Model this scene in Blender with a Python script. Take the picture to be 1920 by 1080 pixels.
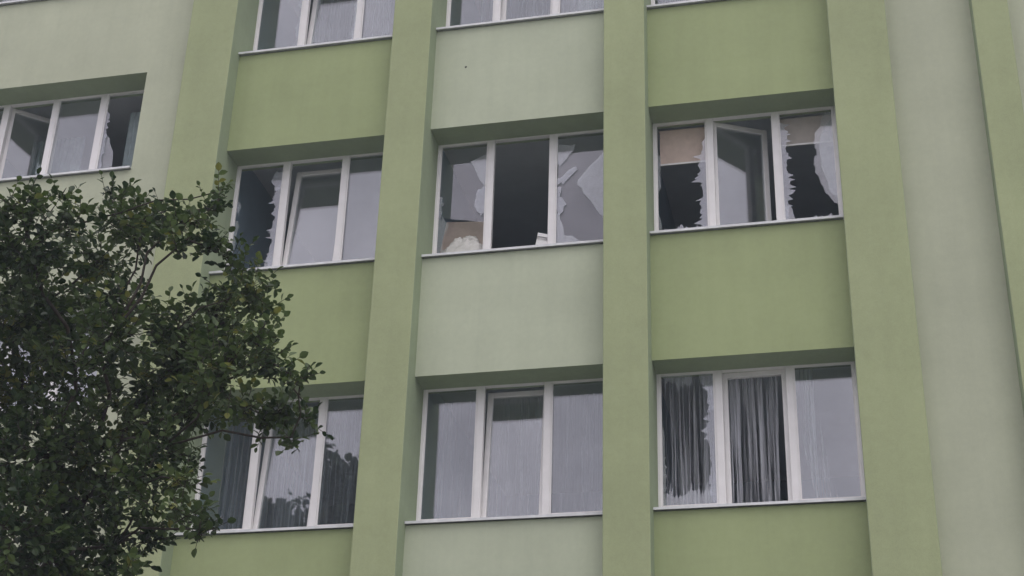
import bpy, bmesh, math, random
from mathutils import Vector, Matrix, Euler
from mathutils import noise as mnoise
random.seed(11)
sc = bpy.context.scene
for o in list(bpy.data.objects): bpy.data.objects.remove(o)
C = sc.collection

# ------------------------------------------------------------------ camera
cam = bpy.data.cameras.new('camera')
cam.sensor_width = 36.0
cam.lens = 2934.1 / 1920 * 36.0
cam.clip_start = 0.1; cam.clip_end = 3000
CAMLOC = Vector((7.539, -15.496, 1.6))
co = bpy.data.objects.new('camera', cam); C.objects.link(co)
co.location = CAMLOC
co.rotation_euler = (2.05309, -0.02914, 0.22283)
sc.camera = co

# ------------------------------------------------------------------ sky, sun, exposure
SUN_EL, SUN_AZ = 62.0, 142.0          # degrees; azimuth clockwise from +Y
w = bpy.data.worlds.new('World'); sc.world = w; w.use_nodes = True
nt = w.node_tree; nt.nodes.clear()
def nn(t, k, **kw):
    n = t.nodes.new(k)
    for a, b in kw.items(): setattr(n, a, b)
    return n
sky = nn(nt, 'ShaderNodeTexSky', sky_type='NISHITA', sun_disc=False)
sky.sun_elevation = math.radians(SUN_EL); sky.sun_rotation = math.radians(SUN_AZ)
sky.air_density = 1.0; sky.dust_density = 4.0; sky.ozone_density = 1.0
hs = nn(nt, 'ShaderNodeHueSaturation'); hs.inputs['Saturation'].default_value = 0.16
nt.links.new(sky.outputs[0], hs.inputs['Color'])
tcw = nn(nt, 'ShaderNodeTexCoord')
cn = nn(nt, 'ShaderNodeTexNoise'); cn.inputs['Scale'].default_value = 6.5; cn.inputs['Detail'].default_value = 5; cn.inputs['Roughness'].default_value = 0.55
nt.links.new(tcw.outputs['Generated'], cn.inputs['Vector'])
cr = nn(nt, 'ShaderNodeValToRGB')
cr.color_ramp.elements[0].position = 0.34; cr.color_ramp.elements[0].color = (5.8, 5.5, 6.4, 1)
cr.color_ramp.elements[1].position = 0.66; cr.color_ramp.elements[1].color = (10.4, 9.85, 11.1, 1)
nt.links.new(cn.outputs['Fac'], cr.inputs['Fac'])
mx = nn(nt, 'ShaderNodeMixRGB'); mx.inputs['Fac'].default_value = 0.85       # closed cloud deck over the clear sky
nt.links.new(hs.outputs[0], mx.inputs['Color1']); nt.links.new(cr.outputs[0], mx.inputs['Color2'])
bg = nn(nt, 'ShaderNodeBackground'); bg.inputs['Strength'].default_value = 0.10
nt.links.new(mx.outputs[0], bg.inputs['Color'])
wo = nn(nt, 'ShaderNodeOutputWorld'); nt.links.new(bg.outputs[0], wo.inputs['Surface'])

sl = bpy.data.lights.new('sun', 'SUN'); sl.energy = 0.5; sl.angle = math.radians(35); sl.color = (1, 0.96, 0.9)
so = bpy.data.objects.new('sun', sl); C.objects.link(so)
el, az = math.radians(SUN_EL), math.radians(SUN_AZ)
sd = Vector((math.sin(az) * math.cos(el), math.cos(az) * math.cos(el), math.sin(el)))
so.rotation_euler = sd.to_track_quat('Z', 'Y').to_euler()
so.location = sd * 60
sc.view_settings.view_transform = 'Standard'; sc.view_settings.look = 'None'
sc.view_settings.exposure = 0.74; sc.view_settings.gamma = 1.0; sc.view_settings.use_curve_mapping = False
sc.render.engine = 'CYCLES'
sc.cycles.filter_width = 1.5; sc.cycles.max_bounces = 10; sc.cycles.transparent_max_bounces = 24; sc.cycles.diffuse_bounces = 5

# ------------------------------------------------------------------ materials
def mat(name):
    m = bpy.data.materials.new(name); m.use_nodes = True
    t = m.node_tree; t.nodes.clear()
    o = nn(t, 'ShaderNodeOutputMaterial')
    return m, t, o
def objcoord(t, scale=(1, 1, 1)):
    tc = nn(t, 'ShaderNodeNewGeometry'); mp = nn(t, 'ShaderNodeMapping')
    mp.inputs['Scale'].default_value = scale
    t.links.new(tc.outputs['Position'], mp.inputs['Vector'])
    return mp.outputs[0]
def noise(t, vec, scale, detail=4, rough=0.55):
    n = nn(t, 'ShaderNodeTexNoise'); n.inputs['Scale'].default_value = scale
    n.inputs['Detail'].default_value = detail; n.inputs['Roughness'].default_value = rough
    t.links.new(vec, n.inputs['Vector']); return n.outputs['Fac']
def ramp(t, fac, a, b, p0=0.3, p1=0.7):
    r = nn(t, 'ShaderNodeMapRange'); r.inputs[1].default_value = p0; r.inputs[2].default_value = p1
    r.inputs[3].default_value = a; r.inputs[4].default_value = b
    t.links.new(fac, r.inputs[0]); return r.outputs[0]
def mul(t, a, b):
    m = nn(t, 'ShaderNodeMath', operation='MULTIPLY'); t.links.new(a, m.inputs[0]); t.links.new(b, m.inputs[1]); return m.outputs[0]
def scalecol(t, col, fac):
    v = nn(t, 'ShaderNodeVectorMath', operation='SCALE'); v.inputs[0].default_value = col[:3]
    t.links.new(fac, v.inputs['Scale']); return v.outputs[0]
def plaster(name, col):
    m, t, o = mat(name)
    b = nn(t, 'ShaderNodeBsdfPrincipled'); b.inputs['Roughness'].default_value = 0.9; b.inputs['Specular IOR Level'].default_value = 0.2
    p = objcoord(t)
    a = ramp(t, noise(t, p, 0.9, 5, 0.6), 0.92, 1.06)                          # broad patchiness
    c = ramp(t, noise(t, objcoord(t, (5.0, 5.0, 0.35)), 1.0, 5, 0.6), 0.965, 1.03)  # rain streaks
    d = ramp(t, noise(t, p, 14, 4, 0.7), 0.965, 1.03)
    e = ramp(t, noise(t, p, 140, 2, 0.5), 0.93, 1.06)                           # plaster grain
    dr = ramp(t, noise(t, objcoord(t, (16.0, 16.0, 0.5)), 1.0, 3, 0.5), 1.0, 0.97, 0.60, 0.78)     # thin drip marks
    hl = ramp(t, noise(t, objcoord(t, (0.25, 0.25, 5.0)), 1.0, 2, 0.5), 0.988, 1.01)               # trowel bands
    f = mul(t, mul(t, mul(t, a, c), mul(t, d, e)), mul(t, dr, hl))
    cc = scalecol(t, col, f)
    t.links.new(cc, b.inputs['Base Color'])
    bp = nn(t, 'ShaderNodeBump'); bp.inputs['Strength'].default_value = 0.35; bp.inputs['Distance'].default_value = 0.004
    h = nn(t, 'ShaderNodeMath', operation='ADD')
    t.links.new(noise(t, p, 120, 3, 0.6), h.inputs[0]); t.links.new(noise(t, p, 5, 3, 0.5), h.inputs[1])
    t.links.new(h.outputs[0], bp.inputs['Height']); t.links.new(bp.outputs[0], b.inputs['Normal'])
    t.links.new(b.outputs[0], o.inputs[0]); return m
def simple(name, col, rough=0.6, spec=0.4, vary=0.06, scale=6, bump=0.0):
    m, t, o = mat(name)
    b = nn(t, 'ShaderNodeBsdfPrincipled'); b.inputs['Roughness'].default_value = rough; b.inputs['Specular IOR Level'].default_value = spec
    p = objcoord(t)
    n = noise(t, p, scale, 5, 0.65)
    t.links.new(scalecol(t, col, ramp(t, n, 1 - vary, 1 + vary)), b.inputs['Base Color'])
    if bump:
        bp = nn(t, 'ShaderNodeBump'); bp.inputs['Strength'].default_value = bump; bp.inputs['Distance'].default_value = 0.01
        t.links.new(n, bp.inputs['Height']); t.links.new(bp.outputs[0], b.inputs['Normal'])
    t.links.new(b.outputs[0], o.inputs[0]); return m
def glass(name, f0, haze=0.0, hazecol=(0.75, 0.76, 0.8)):
    # thin window glass: clear straight-through transmission plus a Schlick mirror reflection
    m, t, o = mat(name)
    g = nn(t, 'ShaderNodeNewGeometry')
    dt = nn(t, 'ShaderNodeVectorMath', operation='DOT_PRODUCT')
    t.links.new(g.outputs['Incoming'], dt.inputs[0]); t.links.new(g.outputs['Normal'], dt.inputs[1])
    ab = nn(t, 'ShaderNodeMath', operation='ABSOLUTE'); t.links.new(dt.outputs['Value'], ab.inputs[0])
    om = nn(t, 'ShaderNodeMath', operation='SUBTRACT'); om.inputs[0].default_value = 1; t.links.new(ab.outputs[0], om.inputs[1])
    pw = nn(t, 'ShaderNodeMath', operation='POWER'); t.links.new(om.outputs[0], pw.inputs[0]); pw.inputs[1].default_value = 5
    ma = nn(t, 'ShaderNodeMath', operation='MULTIPLY_ADD'); t.links.new(pw.outputs[0], ma.inputs[0]); ma.inputs[1].default_value = 1 - f0; ma.inputs[2].default_value = f0
    tr = nn(t, 'ShaderNodeBsdfTransparent'); tr.inputs[0].default_value = (0.95, 0.97, 0.965, 1)
    gl = nn(t, 'ShaderNodeBsdfGlossy'); gl.inputs['Roughness'].default_value = 0.0; gl.inputs['Color'].default_value = (0.985, 0.96, 1.0, 1)
    p = objcoord(t)
    bp = nn(t, 'ShaderNodeBump'); bp.inputs['Strength'].default_value = 0.06; bp.inputs['Distance'].default_value = 0.01
    t.links.new(noise(t, p, 2.2, 2, 0.4), bp.inputs['Height']); t.links.new(bp.outputs[0], gl.inputs['Normal'])
    ms = nn(t, 'ShaderNodeMixShader'); t.links.new(ma.outputs[0], ms.inputs[0]); t.links.new(tr.outputs[0], ms.inputs[1]); t.links.new(gl.outputs[0], ms.inputs[2])
    # dust film / crazing scatters a little light
    df = nn(t, 'ShaderNodeBsdfDiffuse'); df.inputs[0].default_value = (*hazecol, 1)
    m2 = nn(t, 'ShaderNodeMixShader')
    t.links.new(ramp(t, noise(t, p, 7 if haze < 0.1 else 16, 5, 0.65), haze * 0.6, haze * 1.4), m2.inputs[0])
    t.links.new(ms.outputs[0], m2.inputs[1]); t.links.new(df.outputs[0], m2.inputs[2])
    t.links.new(m2.outputs[0], o.inputs[0]); return m
def sheer(name, col, dens):
    m, t, o = mat(name)
    tr = nn(t, 'ShaderNodeBsdfTransparent')
    d = nn(t, 'ShaderNodeBsdfDiffuse'); d.inputs[0].default_value = (*col, 1)
    tl = nn(t, 'ShaderNodeBsdfTranslucent'); tl.inputs[0].default_value = (*col, 1)
    a = nn(t, 'ShaderNodeMixShader'); a.inputs[0].default_value = 0.4
    t.links.new(d.outputs[0], a.inputs[1]); t.links.new(tl.outputs[0], a.inputs[2])
    g = nn(t, 'ShaderNodeNewGeometry')
    dt = nn(t, 'ShaderNodeVectorMath', operation='DOT_PRODUCT')
    t.links.new(g.outputs['Incoming'], dt.inputs[0]); t.links.new(g.outputs['Normal'], dt.inputs[1])
    ab = nn(t, 'ShaderNodeMath', operation='ABSOLUTE'); t.links.new(dt.outputs['Value'], ab.inputs[0])
    mxm = nn(t, 'ShaderNodeMath', operation='MAXIMUM'); t.links.new(ab.outputs[0], mxm.inputs[0]); mxm.inputs[1].default_value = 0.06
    iv = nn(t, 'ShaderNodeMath', operation='DIVIDE'); iv.inputs[0].default_value = 1; t.links.new(mxm.outputs[0], iv.inputs[1])
    op = ramp(t, noise(t, objcoord(t, (30, 3, 0.45)), 1.0, 4, 0.65), 1 - dens * 0.05, 1 - dens * 3.0, 0.44, 0.68)   # open area of the weave
    pw = nn(t, 'ShaderNodeMath', operation='POWER'); t.links.new(op, pw.inputs[0]); t.links.new(iv.outputs[0], pw.inputs[1])
    b = nn(t, 'ShaderNodeMixShader'); t.links.new(pw.outputs[0], b.inputs[0])
    t.links.new(a.outputs[0], b.inputs[1]); t.links.new(tr.outputs[0], b.inputs[2])
    t.links.new(b.outputs[0], o.inputs[0]); return m
def leafmat(name, dark, light, trans=0.25):
    m, t, o = mat(name)
    at = nn(t, 'ShaderNodeAttribute', attribute_name='tint'); oi = nn(t, 'ShaderNodeObjectInfo')
    ad = nn(t, 'ShaderNodeMath', operation='ADD'); t.links.new(at.outputs['Fac'], ad.inputs[0])
    rr = ramp(t, noise(t, objcoord(t), 1.7, 3, 0.6), -0.3, 0.4); t.links.new(rr, ad.inputs[1])
    r = nn(t, 'ShaderNodeValToRGB'); e = r.color_ramp.elements
    e[0].position = 0.1; e[0].color = (*dark, 1); e[1].position = 0.85; e[1].color = (*light, 1)
    x = e.new(0.97); x.color = (light[0] * 1.9, light[1] * 1.35, light[2] * 1.0, 1)
    t.links.new(ad.outputs[0], r.inputs[0])
    b = nn(t, 'ShaderNodeBsdfPrincipled'); b.inputs['Roughness'].default_value = 0.45; b.inputs['Specular IOR Level'].default_value = 0.35
    t.links.new(r.outputs[0], b.inputs['Base Color'])
    tl = nn(t, 'ShaderNodeBsdfTranslucent'); t.links.new(r.outputs[0], tl.inputs[0])
    ms = nn(t, 'ShaderNodeMixShader'); ms.inputs[0].default_value = trans
    t.links.new(b.outputs[0], ms.inputs[1]); t.links.new(tl.outputs[0], ms.inputs[2])
    t.links.new(ms.outputs[0], o.inputs[0]); return m

M = {
 'pale': plaster('pale_plaster', (0.440, 0.478, 0.345)),
 'green': plaster('green_plaster', (0.307, 0.355, 0.178)),
 'pilaster': plaster('olive_plaster', (0.317, 0.355, 0.194)),
 'band': plaster('pale_side_plaster', (0.432, 0.456, 0.328)),
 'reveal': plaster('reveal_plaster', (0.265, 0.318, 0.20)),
 'pvc': simple('white_window_plastic', (0.74, 0.72, 0.70), 0.38, 0.5, 0.05, 5),
 'sill': simple('white_painted_sheet_metal', (0.60, 0.61, 0.60), 0.45, 0.5, 0.14, 7),
 'gasket': simple('dark_sealing_rubber', (0.03, 0.03, 0.032), 0.6),
 'glass': glass('window_glass', 0.070, 0.012),
 'shard': glass('cracked_glass', 0.075, 0.13),
 'fringe': glass('crazed_glass_edge', 0.075, 0.20, (0.62, 0.63, 0.70)),
 'sheer': sheer('sheer_curtain_cloth', (0.62, 0.63, 0.68), 0.13),
 'strands': sheer('thin_curtain_cloth', (0.74, 0.76, 0.82), 0.20),
 'net': sheer('white_net_cloth', (0.88, 0.89, 0.93), 0.24),
 'drape': simple('grey_green_curtain_cloth', (0.34, 0.40, 0.41), 0.9, 0.1, 0.12, 9),
 'wall_in': simple('room_wall_paint', (0.32, 0.43, 0.50), 0.9, 0.1, 0.08, 1.5),
 'ceil_in': simple('room_ceiling_paint', (0.76, 0.77, 0.76), 0.9, 0.1, 0.06, 1.5),
 'floor_in': simple('room_floor_covering', (0.24, 0.22, 0.20), 0.6, 0.3, 0.15, 3),
 'beige': simple('beige_blind_cloth', (0.56, 0.45, 0.38), 0.9, 0.1, 0.08, 12),
 'greige': simple('grey_beige_blind_cloth', (0.42, 0.38, 0.34), 0.9, 0.1, 0.08, 12),
 'card': simple('white_card', (0.70, 0.69, 0.67), 0.8, 0.2, 0.05, 20),
 'sheet': simple('white_crumpled_sheet', (0.56, 0.55, 0.51), 0.85, 0.15, 0.10, 9, 0.4),
 'board': simple('beige_board', (0.44, 0.36, 0.30), 0.8, 0.2, 0.10, 8),
 'dark': simple('dark_hole', (0.03, 0.03, 0.03), 0.9),
 'bark': simple('bark', (0.045, 0.038, 0.030), 0.9, 0.15, 0.4, 18, 0.8),
 'leaf': leafmat('leaf', (0.014, 0.033, 0.010), (0.085, 0.128, 0.036), 0.36),
 'leaf_far': leafmat('leaf_of_tall_tree', (0.020, 0.034, 0.016), (0.06, 0.09, 0.04)),
 'ground': simple('grass_and_soil', (0.075, 0.095, 0.045), 0.95, 0.1, 0.4, 3, 0.5),
 'bounce_paving': simple('bounce_concrete', (0.30, 0.30, 0.285), 0.9, 0.2, 0.15, 3, 0.2),  # pale concrete, chosen to bounce light upward
 'roof': simple('roof_felt', (0.08, 0.08, 0.08), 0.9, 0.2, 0.15, 3),
}

# ------------------------------------------------------------------ mesh helpers
class MB:
    def __init__(s): s.v = []; s.f = []; s.mi = []
    def quad(s, a, b, c, d, mi=0):
        n = len(s.v); s.v += [a, b, c, d]; s.f.append((n, n + 1, n + 2, n + 3)); s.mi.append(mi)
    def box(s, x0, x1, y0, y1, z0, z1, mi=0, under=None, side=None):
        n = len(s.v)
        s.v += [(x0, y0, z0), (x1, y0, z0), (x1, y1, z0), (x0, y1, z0), (x0, y0, z1), (x1, y0, z1), (x1, y1, z1), (x0, y1, z1)]
        for k, q in enumerate([(3, 2, 1, 0), (4, 5, 6, 7), (0, 1, 5, 4), (1, 2, 6, 5), (2, 3, 7, 6), (3, 0, 4, 7)]):
            s.f.append(tuple(n + i for i in q))
            s.mi.append(under if (k == 0 and under is not None) else side if (k in (3, 5) and side is not None) else mi)
    def tube(s, pts, rad, n=8, mi=0):
        base = len(s.v); last = None
        up = Vector((0.13, 0.31, 0.94))
        for i, p in enumerate(pts):
            p = Vector(p); d = (Vector(pts[min(i + 1, len(pts) - 1)]) - Vector(pts[max(i - 1, 0)])).normalized()
            a = d.cross(up)
            if a.length < 0.05: a = d.cross(Vector((1, 0, 0)))
            a.normalize(); b = d.cross(a)
            for k in range(n):
                t = 2 * math.pi * k / n
                s.v.append(tuple(p + (a * math.cos(t) + b * math.sin(t)) * rad[i]))
        for i in range(len(pts) - 1):
            for k in range(n):
                s.f.append((base + i * n + k, base + i * n + (k + 1) % n, base + (i + 1) * n + (k + 1) % n, base + (i + 1) * n + k)); s.mi.append(mi)
        s.f.append(tuple(base + (len(pts) - 1) * n + k for k in range(n))); s.mi.append(mi)
    def prism(s, poly, y0, y1, mi=0):
        # poly: list of (x,z), extruded from y0 to y1
        n = len(s.v); k = len(poly)
        s.v += [(x, y0, z) for x, z in poly] + [(x, y1, z) for x, z in poly]
        s.f.append(tuple(range(n, n + k))); s.f.append(tuple(range(n + 2 * k - 1, n + k - 1, -1))); s.mi += [mi, mi]
        for i in range(k):
            j = (i + 1) % k; s.f.append((n + i, n + k + i, n + k + j, n + j)); s.mi.append(mi)
    def build(s, name, mats, parent=None, loc=(0, 0, 0), rot=(0, 0, 0), smooth=False, bevel=0):
        me = bpy.data.meshes.new(name); me.from_pydata(s.v, [], s.f)
        for m in (mats if isinstance(mats, (list, tuple)) else [mats]): me.materials.append(m)
        me.polygons.foreach_set('material_index', s.mi)
        if smooth: me.polygons.foreach_set('use_smooth', [True] * len(me.polygons))
        me.update()
        bm = bmesh.new(); bm.from_mesh(me); bmesh.ops.recalc_face_normals(bm, faces=bm.faces); bm.to_mesh(me); bm.free()
        o = bpy.data.objects.new(name, me); C.objects.link(o)
        o.location = loc; o.rotation_euler = rot
        if parent: o.parent = parent
        if bevel:
            b = o.modifiers.new('bevel', 'BEVEL'); b.width = bevel; b.segments = 2; b.limit_method = 'ANGLE'; b.harden_normals = False
        return o
def tag(o, label, cat, group=None):
    o['label'] = label; o['category'] = cat
    if group: o['group'] = group
    return o
def empty(name, loc=(0, 0, 0)):
    e = bpy.data.objects.new(name, None); C.objects.link(e); e.location = loc; return e

# ------------------------------------------------------------------ ground
g = MB(); g.quad((-250, -250, 0), (250, -250, 0), (250, 250, 0), (-250, 250, 0))
o = g.build('ground', M['ground']); o['kind'] = 'structure'
g = MB(); g.quad((-60, -5.6, 0.004), (60, -5.6, 0.004), (60, -0.30, 0.004), (-60, -0.30, 0.004))
o = g.build('bounce_paving', M['bounce_paving']); o['kind'] = 'structure'  # unseen paving strip, added to bounce light into soffits and ceilings
g = MB(); g.quad((-60, -20, 0.004), (60, -20, 0.004), (60, -8.6, 0.004), (-60, -8.6, 0.004))
o = g.build('bounce_paving', M['bounce_paving']); o['kind'] = 'structure'  # second added strip, also out of view, throwing light up at the facade

# ------------------------------------------------------------------ the building
Z0 = 10.4664; ST = 3.3          # sill of the middle row; storey height
PD = 0.261                      # pilasters stand this far proud of the panels
WY = 0.372                      # outer face of the window frames
BK = 0.50                       # back of the outer wall
TOP = 16.75
bld = empty('building', (4, 0, 0))
tag(bld, 'green plastered block with olive pilasters, pale panels and shattered white windows', 'building')
def P(mb, name, mats, par=None, **k):
    o = mb.build(name, mats, None, **k); par = par or bld
    o.parent = par; o.matrix_parent_inverse = Matrix.Translation(-par.location) if par is bld else Matrix.Identity(4)
    return o
PIL = [(-0.6446, 0.0), (2.1747, 2.6804), (4.8827, 5.3826), (7.5595, 8.2232), (9.191, 9.5873), (12.6, 13.1)]
for a, b in PIL:
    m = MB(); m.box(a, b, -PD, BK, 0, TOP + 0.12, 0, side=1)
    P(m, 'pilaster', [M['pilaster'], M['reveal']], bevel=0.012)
# openings: sill z and head z for each column and row
SILL = {}
HEAD = {}
dS = {(0, 1): -.034, (1, 1): -.006, (2, 1): -.037, (0, 0): .006, (1, 0): -.010, (2, 0): .043, (0, -1): -.004, (1, -1): .002, (2, -1): .025}
dH = {(0, 0): .014, (1, 0): .027, (2, 0): .030, (0, -1): -.026, (1, -1): -.018, (2, -1): -.017}
COLX = [(0.0, 2.1747), (2.6804, 4.8827), (5.3826, 7.5595)]
ROWS = (-2, -1, 0, 1)
for c in range(3):
    for r in ROWS:
        SILL[c, r] = Z0 + ST * r + dS.get((c, r), 0)
        HEAD[c, r] = Z0 + ST * r + 1.7555 + dH.get((c, r), 0)
PANEL = ['green', 'pale', 'green']
for c, (xa, xb) in enumerate(COLX):
    zs = [0] + [HEAD[c, r] for r in ROWS]; ze = [SILL[c, r] for r in ROWS] + [TOP]
    for z0, z1 in zip(zs, ze):
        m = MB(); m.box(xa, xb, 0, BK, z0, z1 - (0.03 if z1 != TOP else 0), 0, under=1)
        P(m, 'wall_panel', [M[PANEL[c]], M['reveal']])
# left wing wall with its own half-storey window openings
LX0, LX1 = -9.0, -0.6446
LWX = (-4.30, -1.2965)
LS = [Z0 + 1.6633 - 6.6, Z0 + 1.6633 - 3.3, Z0 + 1.6633, Z0 + 4.6239]
LH = 1.4921
m = MB(); m.box(LWX[1], LX1, 0, BK, 0, TOP); P(m, 'wall_panel', M['band'])
m = MB(); m.box(LX0, LWX[0], 0, BK, 0, TOP); P(m, 'wall_panel', M['band'])
zs = [0] + [s + LH for s in LS]; ze = [s - 0.03 for s in LS] + [TOP]
for z0, z1 in zip(zs, ze):
    if z1 > z0:
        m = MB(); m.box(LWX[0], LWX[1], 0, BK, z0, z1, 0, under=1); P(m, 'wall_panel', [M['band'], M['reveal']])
for a, b in ((8.2232, 9.191), (9.5873, 12.6)):
    m = MB(); m.box(a, b, 0, BK, 0, TOP); P(m, 'wall_panel', M['band'])
# plain side and rear walls, roof
m = MB(); m.box(LX0 - 0.4, LX0, 0, 12, 0, TOP); P(m, 'side_wall', M['band'])
m = MB(); m.box(13.1, 13.5, 0, 12, 0, TOP); P(m, 'side_wall', M['band'])
m = MB(); m.box(LX0, 13.1, 11.6, 12, 0, TOP); P(m, 'rear_wall', M['band'])
m = MB(); m.box(LX0 - 0.4, 13.5, 0.003, 12, TOP, TOP + 0.25); P(m, 'roof', M['roof'])

# rooms behind the windows (closed boxes, open to the window side)
def room(xa, xb, zf, zc):
    m = MB(); y0, y1 = BK - 0.02, 5.2
    m.quad((xa, y1, zf), (xb, y1, zf), (xb, y1, zc), (xa, y1, zc), 0)
    m.quad((xa, y0, zf), (xa, y1, zf), (xa, y1, zc), (xa, y0, zc), 0)
    m.quad((xb, y0, zf), (xb, y1, zf), (xb, y1, zc), (xb, y0, zc), 0)
    m.quad((xa, y0, zf), (xb, y0, zf), (xb, y1, zf), (xa, y1, zf), 1)
    m.quad((xa, y0, zc), (xb, y0, zc), (xb, y1, zc), (xa, y1, zc), 2)
    P(m, 'room', [M['wall_in'], M['floor_in'], M['ceil_in']])
for c, (xa, xb) in enumerate(COLX):
    for r in ROWS: room(xa - 0.15, xb + 0.15, SILL[c, r] - 0.88, SILL[c, r] + 2.2)
for s in LS: room(LWX[0] - 0.4, LWX[1] + 0.4, s - 0.9, s + 1.95)

# ------------------------------------------------------------------ windows
FB = 0.055          # frame bottom above the sill line
def jag(edge, amp, v0, v1, seed, n=None, base=0.02):
    """ragged strip of glass left along one edge of a pane, in pane units"""
    r = random.Random(seed); n = n or int(44 * (v1 - v0)) + 3
    pts = []
    for i in range(n + 1):
        t = v0 + (v1 - v0) * i / n + (r.uniform(-.75, .75) * (v1 - v0) / n if 0 < i < n else 0)
        lo = 0.5 + 0.5 * mnoise.noise(Vector((t * 5.0, seed * 3.7, 0))) + 0.35 * mnoise.noise(Vector((t * 13.0, seed * 1.3, 4)))
        a = base + amp * max(0, lo) * r.uniform(0.55, 1.0)
        if r.random() < 0.16: a += amp * r.uniform(0.2, 0.6)
        if i in (0, n): a = base * 0.3
        pts.append((t, a))
    if edge == 'R': return [(1, v0)] + [(1 - a, t) for t, a in pts] + [(1, v1)]
    if edge == 'L': return [(0, v1)] + [(a, t) for t, a in reversed(pts)] + [(0, v0)]
    if edge == 'B': return [(v0, 0)] + [(t, a) for t, a in pts] + [(v1, 0)]
    if edge == 'T': return [(v1, 1)] + [(t, 1 - a) for t, a in reversed(pts)] + [(v0, 1)]
def rough_poly(poly, seed, sub=3, amt=0.012):
    r = random.Random(seed); out = []
    for i, (a, b) in enumerate(poly):
        c, d = poly[(i + 1) % len(poly)]
        for k in range(sub):
            t = k / sub; u = a + (c - a) * t; v = b + (d - b) * t
            edge = (u in (0, 1)) or (v in (0, 1))
            if not edge: u += r.uniform(-amt, amt); v += r.uniform(-amt, amt)
            out.append((min(1, max(0, u)), min(1, max(0, v))))
    return out
def window(xa, zs, width, height, mulls, spec, label=None):
    """xa,zs: lower left of the opening; mulls: centre x of each mullion; spec: one dict per light"""
    x0, x1, z0, z1 = -0.018, width + 0.018, FB, height + 0.044     # edges tucked behind the plaster
    T = 0.05; MT = 0.042
    fr = MB()
    fr.box(x0, x0 + T, 0, 0.075, z0, z1); fr.box(x1 - T, x1, 0, 0.075, z0, z1)
    fr.box(x0 + T, x1 - T, 0.002, 0.073, z0, z0 + 0.075); fr.box(x0 + T, x1 - T, 0.002, 0.073, z1 - T, z1)
    for mxx in mulls: fr.box(mxx - MT, mxx + MT, 0.003, 0.072, z0 + 0.075, z1 - T)
    win = P(fr, 'window', M['pvc'], loc=(xa, WY, zs), bevel=0.005)
    if label: win['label'] = label
    # outer sheet-metal sill
    s = MB(); s.box(0.002, width - 0.002, -WY - 0.045, 0.0, -0.010, 0.0); s.box(0.002, width - 0.002, -WY - 0.049, -WY - 0.045, -0.027, 0.002)
    s.box(0.002, width - 0.002, -0.01, 0.0, 0.0, FB + 0.004)
    sp = s.build('sill', M['sill'], win)
    edges = [x0 + T] + [q for mxx in mulls for q in (mxx - MT, mxx + MT)] + [x1 - T]
    for i, d in enumerate(spec):
        a, b = edges[2 * i], edges[2 * i + 1]; c, e = z0 + 0.075, z1 - T
        kind = d.get('kind', 'fixed')
        rot = (0, 0, 0); loc = (0, 0, 0)
        if kind == 'fixed':
            bead = MB(); q = 0.018
            bead.box(a, a + q, 0.012, 0.03, c, e); bead.box(b - q, b, 0.012, 0.03, c, e)
            bead.box(a + q, b - q, 0.013, 0.029, c, c + 0.04); bead.box(a + q, b - q, 0.013, 0.029, e - q, e)
            bead.build('glazing_bead', M['pvc'], win)
            ga, gb, gc, ge = a + q, b - q, c + 0.04, e - q; gy = 0.022
            off = Vector((0, 0, 0))
        elif kind == 'none':
            continue
        else:
            # opening sash: its own frame, hung at the bottom (tilt) or at a side (turn)
            L = 0.062; k = 0.012
            sa, sb, s0, s1 = a - k, b + k, c - k, e + k
            side = d.get('hinge', 'L')
            if kind == 'tilt': piv = Vector((sa, 0.06, s0)); rot = (math.radians(-d['angle']), 0, 0)
            else:
                piv = Vector((sa if side == 'L' else sb, 0.06, s0)); rot = (0, 0, math.radians(d['angle'] if side == 'L' else -d['angle']))
            f = MB(); px, py, pz = piv
            A, B, D, E2 = sa - px, sb - px, s0 - pz, s1 - pz; ya, yb = 0.062 - py + 0.015, 0.062 - py + 0.08
            f.box(A, A + L, ya, yb, D, E2); f.box(B - L, B, ya, yb, D, E2)
            f.box(A + L, B - L, ya + .002, yb - .002, D, D + L); f.box(A + L, B - L, ya + .002, yb - .002, E2 - L, E2)
            f.build('sash', M['pvc'], win, loc=piv, rot=rot, bevel=0.005)
            hm = MB(); hx = (B - L / 2) if side == 'L' else (A + L / 2); hz = (D + E2) / 2
            hm.box(hx - .014, hx + .014, yb, yb + .012, hz - .035, hz + .035); hm.box(hx - .010, hx + .010, yb + .012, yb + .05, hz - .012, hz + .012)
            hm.box(hx - .011, hx + .011, yb + .034, yb + .05, hz - .13, hz - .012)
            hm.build('handle', M['pvc'], win, loc=piv, rot=rot)
            loc = piv; ga, gb, gc, ge = A + L, B - L, D + L, E2 - L; gy = ya + 0.02
        def put(poly, y, name, m, th=0.004):
            pm = MB(); pm.prism([(ga + (gb - ga) * u, gc + (ge - gc) * v) for u, v in poly], y, y + th)
            pm.build(name, m, win, loc=loc, rot=rot)
        full = [(0, 0), (1, 0), (1, 1), (0, 1)]
        gl = d.get('glass', 'double')
        if gl in ('double', 'outer'): put(full, gy, 'pane', M['glass'])
        if gl in ('double', 'inner'): put(full, gy + 0.024, 'pane', M['glass'])
        for j, (poly, lay, mm) in enumerate(d.get('shards', [])):
            put(poly, gy + (0.024 if lay else 0) + 0.0001 * j, 'shard', M[mm])
    return win
def RP(poly, seed, sub=3, amt=0.020): return rough_poly(poly, seed, sub, amt)
MU = [0.685, 1.462]
H0 = 1.7555
tilt = lambda a, **k: dict(kind='tilt', angle=a, **k)
turn = lambda a, **k: dict(kind='turn', angle=a, **k)
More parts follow.
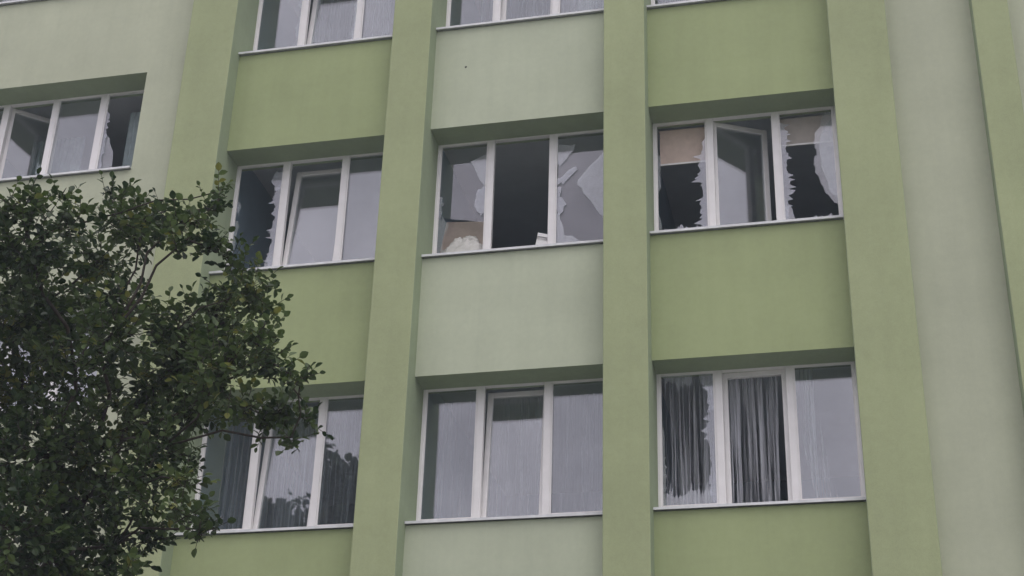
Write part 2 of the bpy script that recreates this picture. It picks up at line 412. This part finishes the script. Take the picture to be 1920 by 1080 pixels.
# middle row
specA = [dict(glass='none', shards=[(jag('R', .26, .0, .80, 3, 60), 0, 'fringe'), (RP([(1, .78), (.86, .76), (.74, .86), (.86, .93), (1, .93)], 4), 0, 'fringe'),
                                    (RP([(.70, 0), (.78, .06), (.84, .16), (1, .2), (1, 0)], 5), 1, 'shard'), (RP([(0, .58), (.07, .56), (.11, .62), (.04, .68), (0, .68)], 6, 2), 0, 'fringe'),
                                    (jag('L', .12, .0, .5, 8), 0, 'shard')]),
         tilt(6.5), dict()]
specB = [dict(glass='none', shards=[(RP([(0, .37), (.98, .30), (1, 1), (0, 1)], 21, 5, .006), 1, 'glass'),
                                    (RP([(.62, .86), (1, .60), (1, .9)], 22), 0, 'shard'), (RP([(1, .60), (.95, .62), (.84, .58), (.78, .48), (.80, .40), (.90, .37), (1, .36)], 23, 3, .03), 0, 'fringe'),
                                    (jag('L', .12, .35, .55, 24), 0, 'fringe'), (RP([(0, .0), (.16, .03), (.12, .14), (.22, .3), (.10, .35), (0, .36)], 25), 0, 'shard')]),
         dict(kind='none'),
         dict(glass='inner', shards=[(RP([(1, .86), (.42, .60), (.40, .55), (.52, .48), (.92, .22), (1, .20)], 31, 3, .012), 0, 'shard'),
                                     (RP([(0, .32), (.07, .30), (.12, .17), (.22, .10), (.45, .08), (.62, .04), (.80, .02), (.92, .06), (1, .12), (1, 0), (0, 0)], 32), 0, 'shard'),
                                     (RP([(0, .92), (.34, .90), (.22, .80), (.06, .74), (0, .74)], 33), 0, 'shard'),
                                     (RP([(0, .56), (.10, .57), (.40, .70), (.30, .71), (.14, .65), (0, .62)], 34), 0, 'fringe'),
                                     (RP([(0, .54), (.09, .52), (.06, .46), (.17, .40), (.15, .34), (.05, .31), (0, .33)], 35), 0, 'fringe')])]
specC = [dict(glass='none', shards=[(jag('R', .24, .0, .84, 41, 60), 0, 'fringe'), (jag('L', .16, .40, .74, 42, 7), 0, 'fringe'), (jag('B', .07, .0, 1, 43), 0, 'fringe'), (jag('L', .06, 0, .2, 44, 6), 1, 'shard')]),
         turn(27), dict(glass='none', shards=[(jag('L', .20, .05, .92, 45, 60), 0, 'fringe'),
                                              (RP([(1, .97), (.86, .96), (.74, .84), (.62, .72), (.68, .62), (.60, .54), (.62, .46), (.72, .34), (.86, .22), (1, .15)], 46, 4, .022), 0, 'shard'),
                                              (RP([(1, .92), (.86, .86), (.72, .70), (.74, .5), (.86, .30), (1, .20)], 47, 4, .02), 1, 'fringe'),
                                              (jag('B', .06, .0, 1, 48), 0, 'fringe'), (RP([(0, .0), (.20, .04), (.14, .14), (0, .2)], 49), 0, 'shard')])]
# bottom row
specD = [dict(), tilt(5.5), dict()]
specE = [dict(), tilt(4.5), dict()]
specF = [dict(glass='none', shards=[(jag('R', .22, .0, .95, 51), 0, 'fringe'), (jag('T', .10, .05, .6, 52), 0, 'fringe'), (RP([(.72, 1), (.76, .92), (.88, .86), (.90, .72), (1, .70), (1, 1)], 53), 0, 'fringe'),
                                    (jag('B', .16, .0, 1, 54), 0, 'shard'), (jag('L', .07, 0, .6, 55), 0, 'shard')]),
         turn(1.2, glass='none', hinge='R'), dict()]
specG = [dict(shards=[(jag('R', .12, .0, .6, 61), 1, 'shard')]), tilt(5, shards=[(jag('L', .08, 0, .9, 62), 0, 'shard'), (jag('R', .08, 0, .9, 63), 0, 'shard')]), dict()]
specH = [dict(), tilt(4), dict(shards=[(RP([(.3, 0), (.45, .3), (1, .5), (1, 0)], 64), 0, 'shard')])]
plain = [dict(), tilt(0), dict()]
names = ['left', 'middle', 'right']
SP = {(0, 0): specA, (1, 0): specB, (2, 0): specC, (0, -1): specD, (1, -1): specE, (2, -1): specF, (0, 1): specG, (1, 1): specH}
LB = {(0, 0): 'window with its left pane smashed out and middle sash tilted in', (1, 0): 'window with an empty middle opening and cracked side panes', (2, 0): 'window with both side panes smashed and its middle sash swung inward',
      (2, -1): 'window with a smashed left pane and thin curtain showing'}
for c, (xa, xb) in enumerate(COLX):
    for r in ROWS:
        window(xa, SILL[c, r], xb - xa, HEAD[c, r] - SILL[c, r], MU, SP.get((c, r), plain), LB.get((c, r)))
# left wing: four lights each
MJ = [0.765, 1.50, 2.225]
specJ = [dict(), turn(42), dict(), dict(glass='none', shards=[(jag('L', .16, .0, .8, 71), 0, 'fringe'), (jag('R', .08, .1, .8, 72), 0, 'fringe'), (RP([(0, 0), (.32, .0), (.26, .3), (.12, .5), (0, .55)], 73), 1, 'shard')])]
plain4 = [dict(), tilt(0), dict(), dict()]
for i, s in enumerate(LS):
    window(LWX[0], s, LWX[1] - LWX[0], LH, MJ, specJ if i == 2 else plain4, 'wide window with a cracked right pane and one sash swung inward' if i == 2 else None)
# small dark chip in the plaster of the uppermost pale panel
m = MB(); random.seed(5)
m.prism([(math.cos(k * .7) * .014 * random.uniform(.7, 1.2), math.sin(k * .7) * .014 * random.uniform(.7, 1.2)) for k in range(9)], -0.003, 0.02)
CHIP = P(m, 'plaster_chip', M['dark'], loc=(3.09, 0, 13.13))
CHIP['label'] = 'small dark pit in the pale plaster'

# ------------------------------------------------------------------ curtains, blinds and loose things inside
def curtain(label, x0, x1, z0, z1, y, m, folds=9, amp=0.035, lean=0.0, seed=1, group=None, gather=0.0, name='curtain'):
    r = random.Random(seed); W_ = x1 - x0; nx, nz = int(300 * W_) + 30, 14
    pl = r.uniform(13, 17) * W_ * (1.0 if name == 'curtain' else .6); s1, s2 = r.uniform(0, 50), r.uniform(0, 50)
    mb = MB()
    for k in range(nz + 1):
        t = k / nz; z = z1 + (z0 - z1) * t
        for i in range(nx + 1):
            u = i / nx; xm = u * W_
            wp = 1.1 * mnoise.noise(Vector((xm * 3.1, s1, t * .5))) + .45 * mnoise.noise(Vector((xm * 9.0, s2, t * .8)))
            am = amp * (0.30 + 0.70 * t) * (0.55 + 0.9 * abs(mnoise.noise(Vector((xm * 4.3, s2, 7.0)))) * 1.6)
            x = x0 + W_ * (u * (1 - gather * t)) + lean * t * t
            yy = am * math.sin(6.283 * (pl * u + wp)) + .35 * amp * mnoise.noise(Vector((xm * 2.0, t * 1.5, s1)))
            mb.v.append((x + am * .35 * math.sin(12.566 * (pl * u + wp)), y + yy, z))
    for k in range(nz):
        for i in range(nx):
            a = k * (nx + 1) + i; mb.f.append((a, a + 1, a + nx + 2, a + nx + 1)); mb.mi.append(0)
    o = mb.build(name, M[m], smooth=True)
    return tag(o, label, 'curtain', group)
S = SILL
cy = WY + 0.42
curtain('sheer curtain behind the bottom-row window next to the tree', 0.1, 2.08, S[0, -1] + .05, S[0, -1] + 1.72, cy, 'strands', 11, .03, seed=2)
curtain('sheer curtain hanging across the unbroken bottom-row window in the pale column', 2.78, 4.80, S[1, -1] + .02, S[1, -1] + 1.74, cy, 'sheer', 12, .03, seed=3)
curtain('thin curtain behind the smashed left pane of the bottom right window', 5.45, 6.08, S[2, -1] + .02, S[2, -1] + 1.75, cy - .23, 'net', 6, .04, seed=4)
curtain('thin gathered curtain in the glassless middle sash of the bottom right window', 6.13, 6.72, S[2, -1] + .02, S[2, -1] + 1.75, cy - .23, 'net', 6, .04, seed=5, gather=.12)
curtain('curtain swept aside behind the whole right pane of the bottom right window', 6.88, 7.10, S[2, -1] + .02, S[2, -1] + 1.75, cy - .23, 'net', 3, .03, lean=.22, seed=6)
curtain('sheer curtain in the top-row window above the left green panel', 0.42, 2.10, S[0, 1] + .02, S[0, 1] + 1.74, cy, 'sheer', 10, .03, seed=7)
curtain('sheer curtain in the top-row window above the pale panel', 3.0, 4.82, S[1, 1] + .02, S[1, 1] + 1.74, cy, 'sheer', 10, .03, seed=8)
curtain('sheer curtain in the cut-off window at the top right', 5.45, 7.5, S[2, 1] + .02, S[2, 1] + 1.74, cy, 'sheer', 10, .03, seed=9)
curtain('grey-green curtain behind the cracked right pane of the upper left window', -1.86, -1.36, LS[2] + .0, LS[2] + 1.40, cy - .05, 'drape', 4, .035, seed=10, gather=.3)
curtain('grey-green curtain behind the swung-in sash of the upper left window', -3.55, -2.75, LS[2] + .0, LS[2] + 1.40, cy + .38, 'drape', 6, .035, seed=12)

def blind(label, xa, xb, z1, drop, mname):
    y = WY + 0.12
    e = empty('roller_blind', ((xa + xb) / 2, y, z1)); hw = (xb - xa) / 2
    tag(e, label, 'blind')
    c = MB(); c.tube([(-hw, 0.03, 0), (hw, 0.03, 0)], [0.022, 0.022], 12); c.build('roller', M[mname], e, smooth=False)
    c = MB(); c.box(-hw + .01, hw - .01, 0.006, 0.0085, -drop, 0.0); c.build('cloth', M[mname], e)
    c = MB(); c.box(-hw + .01, hw - .01, 0.0, 0.014, -drop - .022, -drop); c.build('bottom_bar', M['pvc'], e)
blind('beige roller blind pulled a little down behind the smashed left pane, right column', 5.44, 6.05, S[2, 0] + 1.70, 0.47, 'beige')
blind('grey-beige roller blind, shorter one behind the smashed right pane, right column', 6.87, 7.52, S[2, 0] + 1.70, 0.36, 'greige')

# the small white box in the empty middle opening
bx = empty('white_box', (4.03, WY + 0.06, S[1, 0] + FB + 0.078)); bx.rotation_euler = (0, math.radians(9), math.radians(14))
tag(bx, 'small white open box standing in the empty middle opening', 'box')
m = MB(); hx, hy, hz, th = .10, .05, .27, .004
m.box(-hx, hx, -hy, -hy + th, 0, .17); m.box(-hx, -hx + th, -hy + th, hy, 0, hz); m.box(hx - th, hx, -hy + th, hy, 0, hz - .03); m.box(-hx + th, hx - th, hy - th, hy, 0, hz - .01); m.box(-hx + th, hx - th, -hy + th, hy - th, 0, th)
m.build('carton', M['card'], bx)
m = MB(); m.box(-hx, hx, -hy - .002, -hy + .002, .215, .262); m.build('flap', M['card'], bx)

# board and crumpled sheet behind the left pane of the middle window
m = MB(); m.box(-.30, .25, -.008, .008, 0, .87)
o = m.build('beige_board', M['board'], loc=(2.97, WY + 0.20, S[1, 0] + 0.02), rot=(math.radians(-12), math.radians(4), 0), bevel=.004)
tag(o, 'beige board leaning inside the cracked left pane of the pale-column window', 'board')
m = MB(); N = 48
for j in range(N + 1):
    for i in range(N + 1):
        u, v = i / N, j / N; a = u * 6.283; ph = v * math.pi / 2
        q = Vector((math.cos(a) * math.cos(ph), math.sin(a) * math.cos(ph), math.sin(ph)))
        k = 1 + .22 * mnoise.noise(Vector((math.cos(a) * 2.2, math.sin(a) * 2.2, v * 3.0))) + .16 * (.3 - abs(mnoise.noise(Vector((math.cos(a) * 4.4 + 5, math.sin(a) * 4.4, v * 7))))) + .10 * mnoise.noise(Vector((math.cos(a) * 9, math.sin(a) * 9, v * 12)))
        m.v.append((q.x * .31 * k, q.y * .075 * k, q.z * .29 * k))
for j in range(N):
    for i in range(N):
        a = j * (N + 1) + i; m.f.append((a, a + 1, a + N + 2, a + N + 1)); m.mi.append(0)
o = m.build('crumpled_sheet', M['sheet'], loc=(3.07, WY + 0.125, S[1, 0] + 0.17), rot=(0, math.radians(-8), 0), smooth=True)
tag(o, 'crumpled white sheet heaped against the cracked left pane, pale column', 'sheet')

# ------------------------------------------------------------------ trees
LEAF_OUT = [(0, 0), (.22, .27), (.52, .37), (.82, .22), (1.0, 0)]
def leaf_verts(L, fold=0.12, curl=0.1):
    """ovate leaf folded along its midrib, along +X, length L"""
    v = [(t * L, 0, -curl * L * t * t) for t, _ in LEAF_OUT]
    up = [(t * L, w_ * L, fold * L * (w_ / .37) - curl * L * t * t) for t, w_ in LEAF_OUT[1:-1]]
    dn = [(x, -y, z) for x, y, z in up]
    return v + up + dn
LEAF_F = [(0, 1, 5), (1, 2, 6, 5), (2, 3, 7, 6), (3, 4, 7), (0, 8, 1), (1, 8, 9, 2), (2, 9, 10, 3), (3, 10, 4)]
def leaf_frame(d, roll):
    d = d.normalized(); z = Vector((0, 0, 1)); s = z.cross(d)
    if s.length < .05: s = Vector((0, 1, 0))
    s.normalize(); n = d.cross(s)
    c, q = math.cos(roll), math.sin(roll)
    s2 = s * c + n * q; n2 = n * c - s * q
    return Matrix((d, s2, n2)).transposed()
def join_leaves(name, items, m, parent, seedv):
    """items: (pos, 3x3 frame, length, tint) -> one mesh"""
    vs, fs, tn = [], [], []
    proto = [Vector(p) for p in leaf_verts(1.0)]
    for pos, fr, L, t in items:
        b = len(vs)
        for p in proto: vs.append(tuple(pos + fr @ (p * L)))
        for f in LEAF_F: fs.append(tuple(b + i for i in f))
        tn += [t] * len(proto)
    me = bpy.data.meshes.new(name); me.from_pydata(vs, [], fs); me.materials.append(m)
    at = me.attributes.new('tint', 'FLOAT', 'POINT'); at.data.foreach_set('value', tn)
    me.update(); o = bpy.data.objects.new(name, me); C.objects.link(o)
    if parent: o.parent = parent
    return o
# crown clumps of the near tree: centre (x, y, z) and radius in metres
CLUMPS = [
 (2.49, -7.70, 6.34, 0.302, 1.00), (2.43, -7.90, 6.57, 0.135, 0.80), (2.49, -7.46, 6.92, 0.074, 0.70), (2.53, -7.82, 6.66, 0.064, 0.70),
 (2.84, -7.95, 6.40, 0.155, 0.90), (2.92, -7.45, 6.72, 0.152, 1.00), (2.37, -6.67, 7.38, 0.064, 0.80), (2.76, -6.85, 7.00, 0.211, 1.10),
 (2.92, -6.90, 7.06, 0.107, 0.70), (3.48, -7.72, 6.41, 0.130, 1.00), (3.50, -7.24, 6.95, 0.072, 1.00), (3.64, -7.63, 6.59, 0.089, 1.00),
 (3.63, -7.79, 6.42, 0.081, 1.00), (3.65, -7.89, 6.20, 0.106, 1.00), (3.75, -7.73, 6.26, 0.094, 1.00), (2.38, -6.66, 6.86, 0.235, 1.00),
 (2.14, -6.81, 6.48, 0.348, 1.00), (1.94, -6.84, 6.24, 0.347, 0.90), (2.69, -6.85, 6.43, 0.158, 1.00), (3.20, -7.76, 5.69, 0.250, 1.00),
 (3.84, -7.59, 6.20, 0.108, 1.10), (3.76, -7.11, 6.27, 0.148, 1.00), (3.52, -6.95, 6.35, 0.101, 0.90), (3.73, -6.77, 6.31, 0.094, 1.00),
 (3.38, -6.73, 6.21, 0.220, 1.10), (4.19, -7.92, 5.52, 0.131, 1.10), (3.29, -7.14, 5.98, 0.229, 1.10), (3.27, -7.04, 5.76, 0.247, 1.10),
 (3.99, -7.29, 5.63, 0.134, 1.10), (3.95, -7.78, 5.38, 0.222, 1.20), (4.17, -7.34, 5.53, 0.072, 1.00), (4.49, -7.92, 5.22, 0.034, 1.00),
 (3.59, -6.65, 5.65, 0.161, 1.10), (3.92, -6.75, 5.56, 0.126, 1.10), (4.29, -7.23, 5.26, 0.065, 1.00), (4.34, -7.60, 4.99, 0.050, 0.90),
 (3.77, -6.69, 5.51, 0.099, 1.00), (2.64, -7.19, 5.74, 0.322, 0.95), (2.00, -6.73, 5.80, 0.343, 1.00), (2.91, -6.78, 5.64, 0.273, 1.00),
 (2.93, -7.29, 5.17, 0.309, 1.00), (2.63, -7.43, 5.06, 0.343, 1.00), (3.46, -7.15, 5.41, 0.171, 1.10), (3.44, -7.40, 5.06, 0.198, 0.90),
 (3.79, -7.81, 4.68, 0.118, 0.80), (3.44, -7.59, 4.75, 0.225, 0.90), (2.64, -6.83, 4.93, 0.322, 1.00), (2.95, -7.99, 4.41, 0.283, 1.00),
 (3.93, -7.98, 4.42, 0.105, 0.90), (3.33, -7.11, 4.66, 0.151, 0.80), (3.86, -7.63, 4.45, 0.062, 1.00), (3.74, -7.25, 4.64, 0.052, 0.90),
 (3.21, -7.34, 4.49, 0.198, 0.90), (2.96, -7.54, 4.30, 0.261, 1.00), (2.07, -6.55, 4.54, 0.334, 1.00), (3.55, -7.76, 4.16, 0.093, 0.70),
 (3.14, -7.43, 4.11, 0.260, 1.00), (1.88, -7.75, 6.18, 0.471, 0.80), (1.53, -7.10, 5.67, 0.530, 0.80), (2.19, -7.64, 4.63, 0.476, 0.80),
 (2.87, -7.52, 3.81, 0.421, 0.80), (1.84, -6.93, 4.13, 0.505, 0.80), (1.15, -7.57, 5.87, 0.489, 0.60), (1.02, -7.21, 5.13, 0.530, 0.60),
 (2.92, -6.69, 3.93, 0.278, 0.80),
]
def near_tree():
    r = random.Random(77)
    root = empty('tree', (1.75, -6.9, 0))
    tag(root, 'dark green leafy tree in front of the lower left of the facade', 'tree')
    rl = root.location
    loc = lambda p: Vector(p) - rl
    fork = Vector((1.95, -6.95, 2.9))
    tb = MB()
    tb.tube([(0, 0, -.1), (0.02, .01, .25), (.06, -.02, 1.2), (.12, .0, 2.1), tuple(loc(fork))], [.19, .135, .115, .105, .095], 12)
    trunk = tb.build('trunk', M['bark'], root, smooth=True)
    # limbs: every clump hangs on the nearest clump that is nearer the fork, so branches fork and thin out
    order = sorted(range(len(CLUMPS)), key=lambda i: (Vector(CLUMPS[i][:3]) - Vector((2.1, -7.1, 4.9))).length)
    pos = {-1: fork}; par = {}; load = {-1: 0}
    for i in order:
        c = Vector(CLUMPS[i][:3])
        j = min(pos, key=lambda q: (pos[q] - c).length + (pos[q] - Vector((2.1, -7.1, 4.9))).length * .6 * (q != -1) + max(0, pos[q].z - c.z) * .25)
        pos[i] = c; par[i] = j; load[i] = 0
    for i in order:
        k = i
        while k != -1: load[k] += 1; k = par[k]
    lb = MB(); rr_ = lambda i: .005 * max(1, load[i]) ** .45
    for i in order:
        a_, b_ = pos[par[i]], pos[i]; L_ = (b_ - a_).length
        m1 = a_.lerp(b_, .35) + Vector((r.uniform(-.1, .1), r.uniform(-.1, .1), r.uniform(0, .12))) * L_
        m2 = a_.lerp(b_, .7) + Vector((r.uniform(-.12, .12), r.uniform(-.12, .12), r.uniform(0, .12))) * L_
        ra = min(rr_(i) * 1.15, .075); rb = rr_(i) * .85
        lb.tube([tuple(loc(a_)), tuple(loc(m1)), tuple(loc(m2)), tuple(loc(b_)), tuple(loc(b_ + (b_ - m2).normalized() * CLUMPS[i][3] * .5))], [ra, (ra * 2 + rb) / 3, (ra + rb * 2) / 3, rb, .002], 6)
    lb.build('limbs', M['bark'], root, smooth=True)
    leaves = []; tw = MB()
    for (x, y, z, rad, dn) in CLUMPS:
        c = Vector((x, y, z)); n = max(5, int(dn * 285 * rad * rad / .09 * .36))
        for _ in range(n):
            d = Vector((r.gauss(0, 1), r.gauss(0, 1), r.gauss(0, 1))).normalized()
            p = c + Vector((d.x, d.y * 1.25, d.z)) * rad * (r.random() ** .45)
            out = (d * .8 + Vector((0, 0, .45)) + Vector((r.uniform(-.5, .5), r.uniform(-.5, .5), r.uniform(-.5, .4)))).normalized()
            L = r.uniform(.12, .26); st = p - out * L * .5; en = p + out * L * .5 + Vector((0, 0, -.02))
            tw.tube([tuple(loc(st)), tuple(loc(en))], [.0032, .0015], 3)
            k = r.randint(6, 9); sgn = 1; ax = out.cross(Vector((r.uniform(-1, 1), r.uniform(-1, 1), r.uniform(-1, 1)))).normalized()
            tb_ = r.uniform(.1, .62)
            for i in range(k):
                q = st.lerp(en, (i + .6) / k); sgn = -sgn
                ld = (out * .55 + ax * sgn * .8 + Vector((r.uniform(-.4, .4), r.uniform(-.4, .4), r.uniform(-.55, .3))))
                if i == k - 1: ld = out + Vector((0, 0, -.2))
                leaves.append((loc(q), leaf_frame(ld, r.uniform(-.9, .9)), r.uniform(.036, .066), min(1, max(0, tb_ + r.uniform(-.2, .28)))))
    tw.build('twigs', M['bark'], root)['kind'] = 'stuff'
    # the leaves that show largest stand alone, the rest are one mass
    vd = co.rotation_euler.to_matrix()
    def sz(it):
        q = vd.transposed() @ (it[0] + rl - CAMLOC); u = q.x / -q.z * 2934 + 960; v = 540 - q.y / -q.z * 2934
        return it[2] / -q.z if (5 < u < 1915 and 5 < v < 1075) else 0
    leaves.sort(key=lambda it: -sz(it))
    single, rest = leaves[:300], leaves[300:]
    crown = join_leaves('crown', rest, M['leaf'], root, 1); crown['kind'] = 'stuff'
    protos = []
    for k in range(6):
        me = bpy.data.meshes.new('leaf'); me.from_pydata(leaf_verts(1.0, .08 + .03 * k, .03 + .04 * (k % 3)), [], LEAF_F); me.materials.append(M['leaf'])
        at = me.attributes.new('tint', 'FLOAT', 'POINT'); at.data.foreach_set('value', [.12 + .11 * k] * 11); protos.append(me)
    for i, (p, fr, L, t) in enumerate(single):
        lo = bpy.data.objects.new('leaf', protos[min(5, int(t * 6))]); C.objects.link(lo); lo.parent = crown
        mt = fr.to_4x4() @ Matrix.Scale(L, 4); mt.translation = p; lo.matrix_local = mt
    print('leaves', len(leaves))
near_tree()
def tall_tree(x, y, h, rx, label, seed, n):
    r = random.Random(seed); root = empty('tree', (x, y, 0)); tag(root, label, 'tree', )
    t = MB(); t.tube([(0, 0, -.1), (.03, 0, .4), (.1, .05, h * .4), (.05, .1, h * .92)], [.34, .26, .19, .03], 10)
    for k in range(14):
        a = r.uniform(0, 6.28); z = h * r.uniform(.3, .8); d = rx * r.uniform(.5, .9)
        t.tube([(.08, .03, z), (math.cos(a) * d * .5, math.sin(a) * d * .5, z + d * .3), (math.cos(a) * d, math.sin(a) * d, z + d * .5)], [.07, .04, .01], 6)
    t.build('trunk', M['bark'], root, smooth=True)
    cl = []
    for k in range(90):
        zz = r.uniform(.30, 1.0); a = r.uniform(0, 6.28); w_ = rx * math.sin(min(1, (1.04 - zz) * 1.9) * 1.57) * r.uniform(.2, 1.0)
        cl.append((Vector((math.cos(a) * w_, math.sin(a) * w_, h * zz)), r.uniform(.6, 1.15)))
    it = []
    for _ in range(n):
        c, q = r.choice(cl); d = Vector((r.gauss(0, 1), r.gauss(0, 1), r.gauss(0, .8))).normalized()
        it.append((c + d * q * r.random() ** .5, leaf_frame(Vector((r.uniform(-1, 1), r.uniform(-1, 1), r.uniform(-.8, .4))), r.uniform(-1, 1)), r.uniform(.16, .27), r.random() * .8))
    join_leaves('crown', it, M['leaf_far'], root, 2)['kind'] = 'stuff'
tall_tree(-7.0, -17.5, 18.2, 5.1, 'tall tree across the street, its crown mirrored in the lower left panes', 5, 42000)

# ------------------------------------------------------------------ thin haze volume, added to veil and lift the dark tones
m, tn_, ou = mat('haze')
pv = nn(tn_, 'ShaderNodeVolumePrincipled'); pv.inputs['Color'].default_value = (0.82, 0.9, 1.0, 1); pv.inputs['Density'].default_value = 0.0023
tn_.links.new(pv.outputs[0], ou.inputs['Volume'])
hz = MB(); hz.box(-260, 260, -260, 260, -1, 20)
ho = hz.build('haze', m); ho['kind'] = 'stuff'
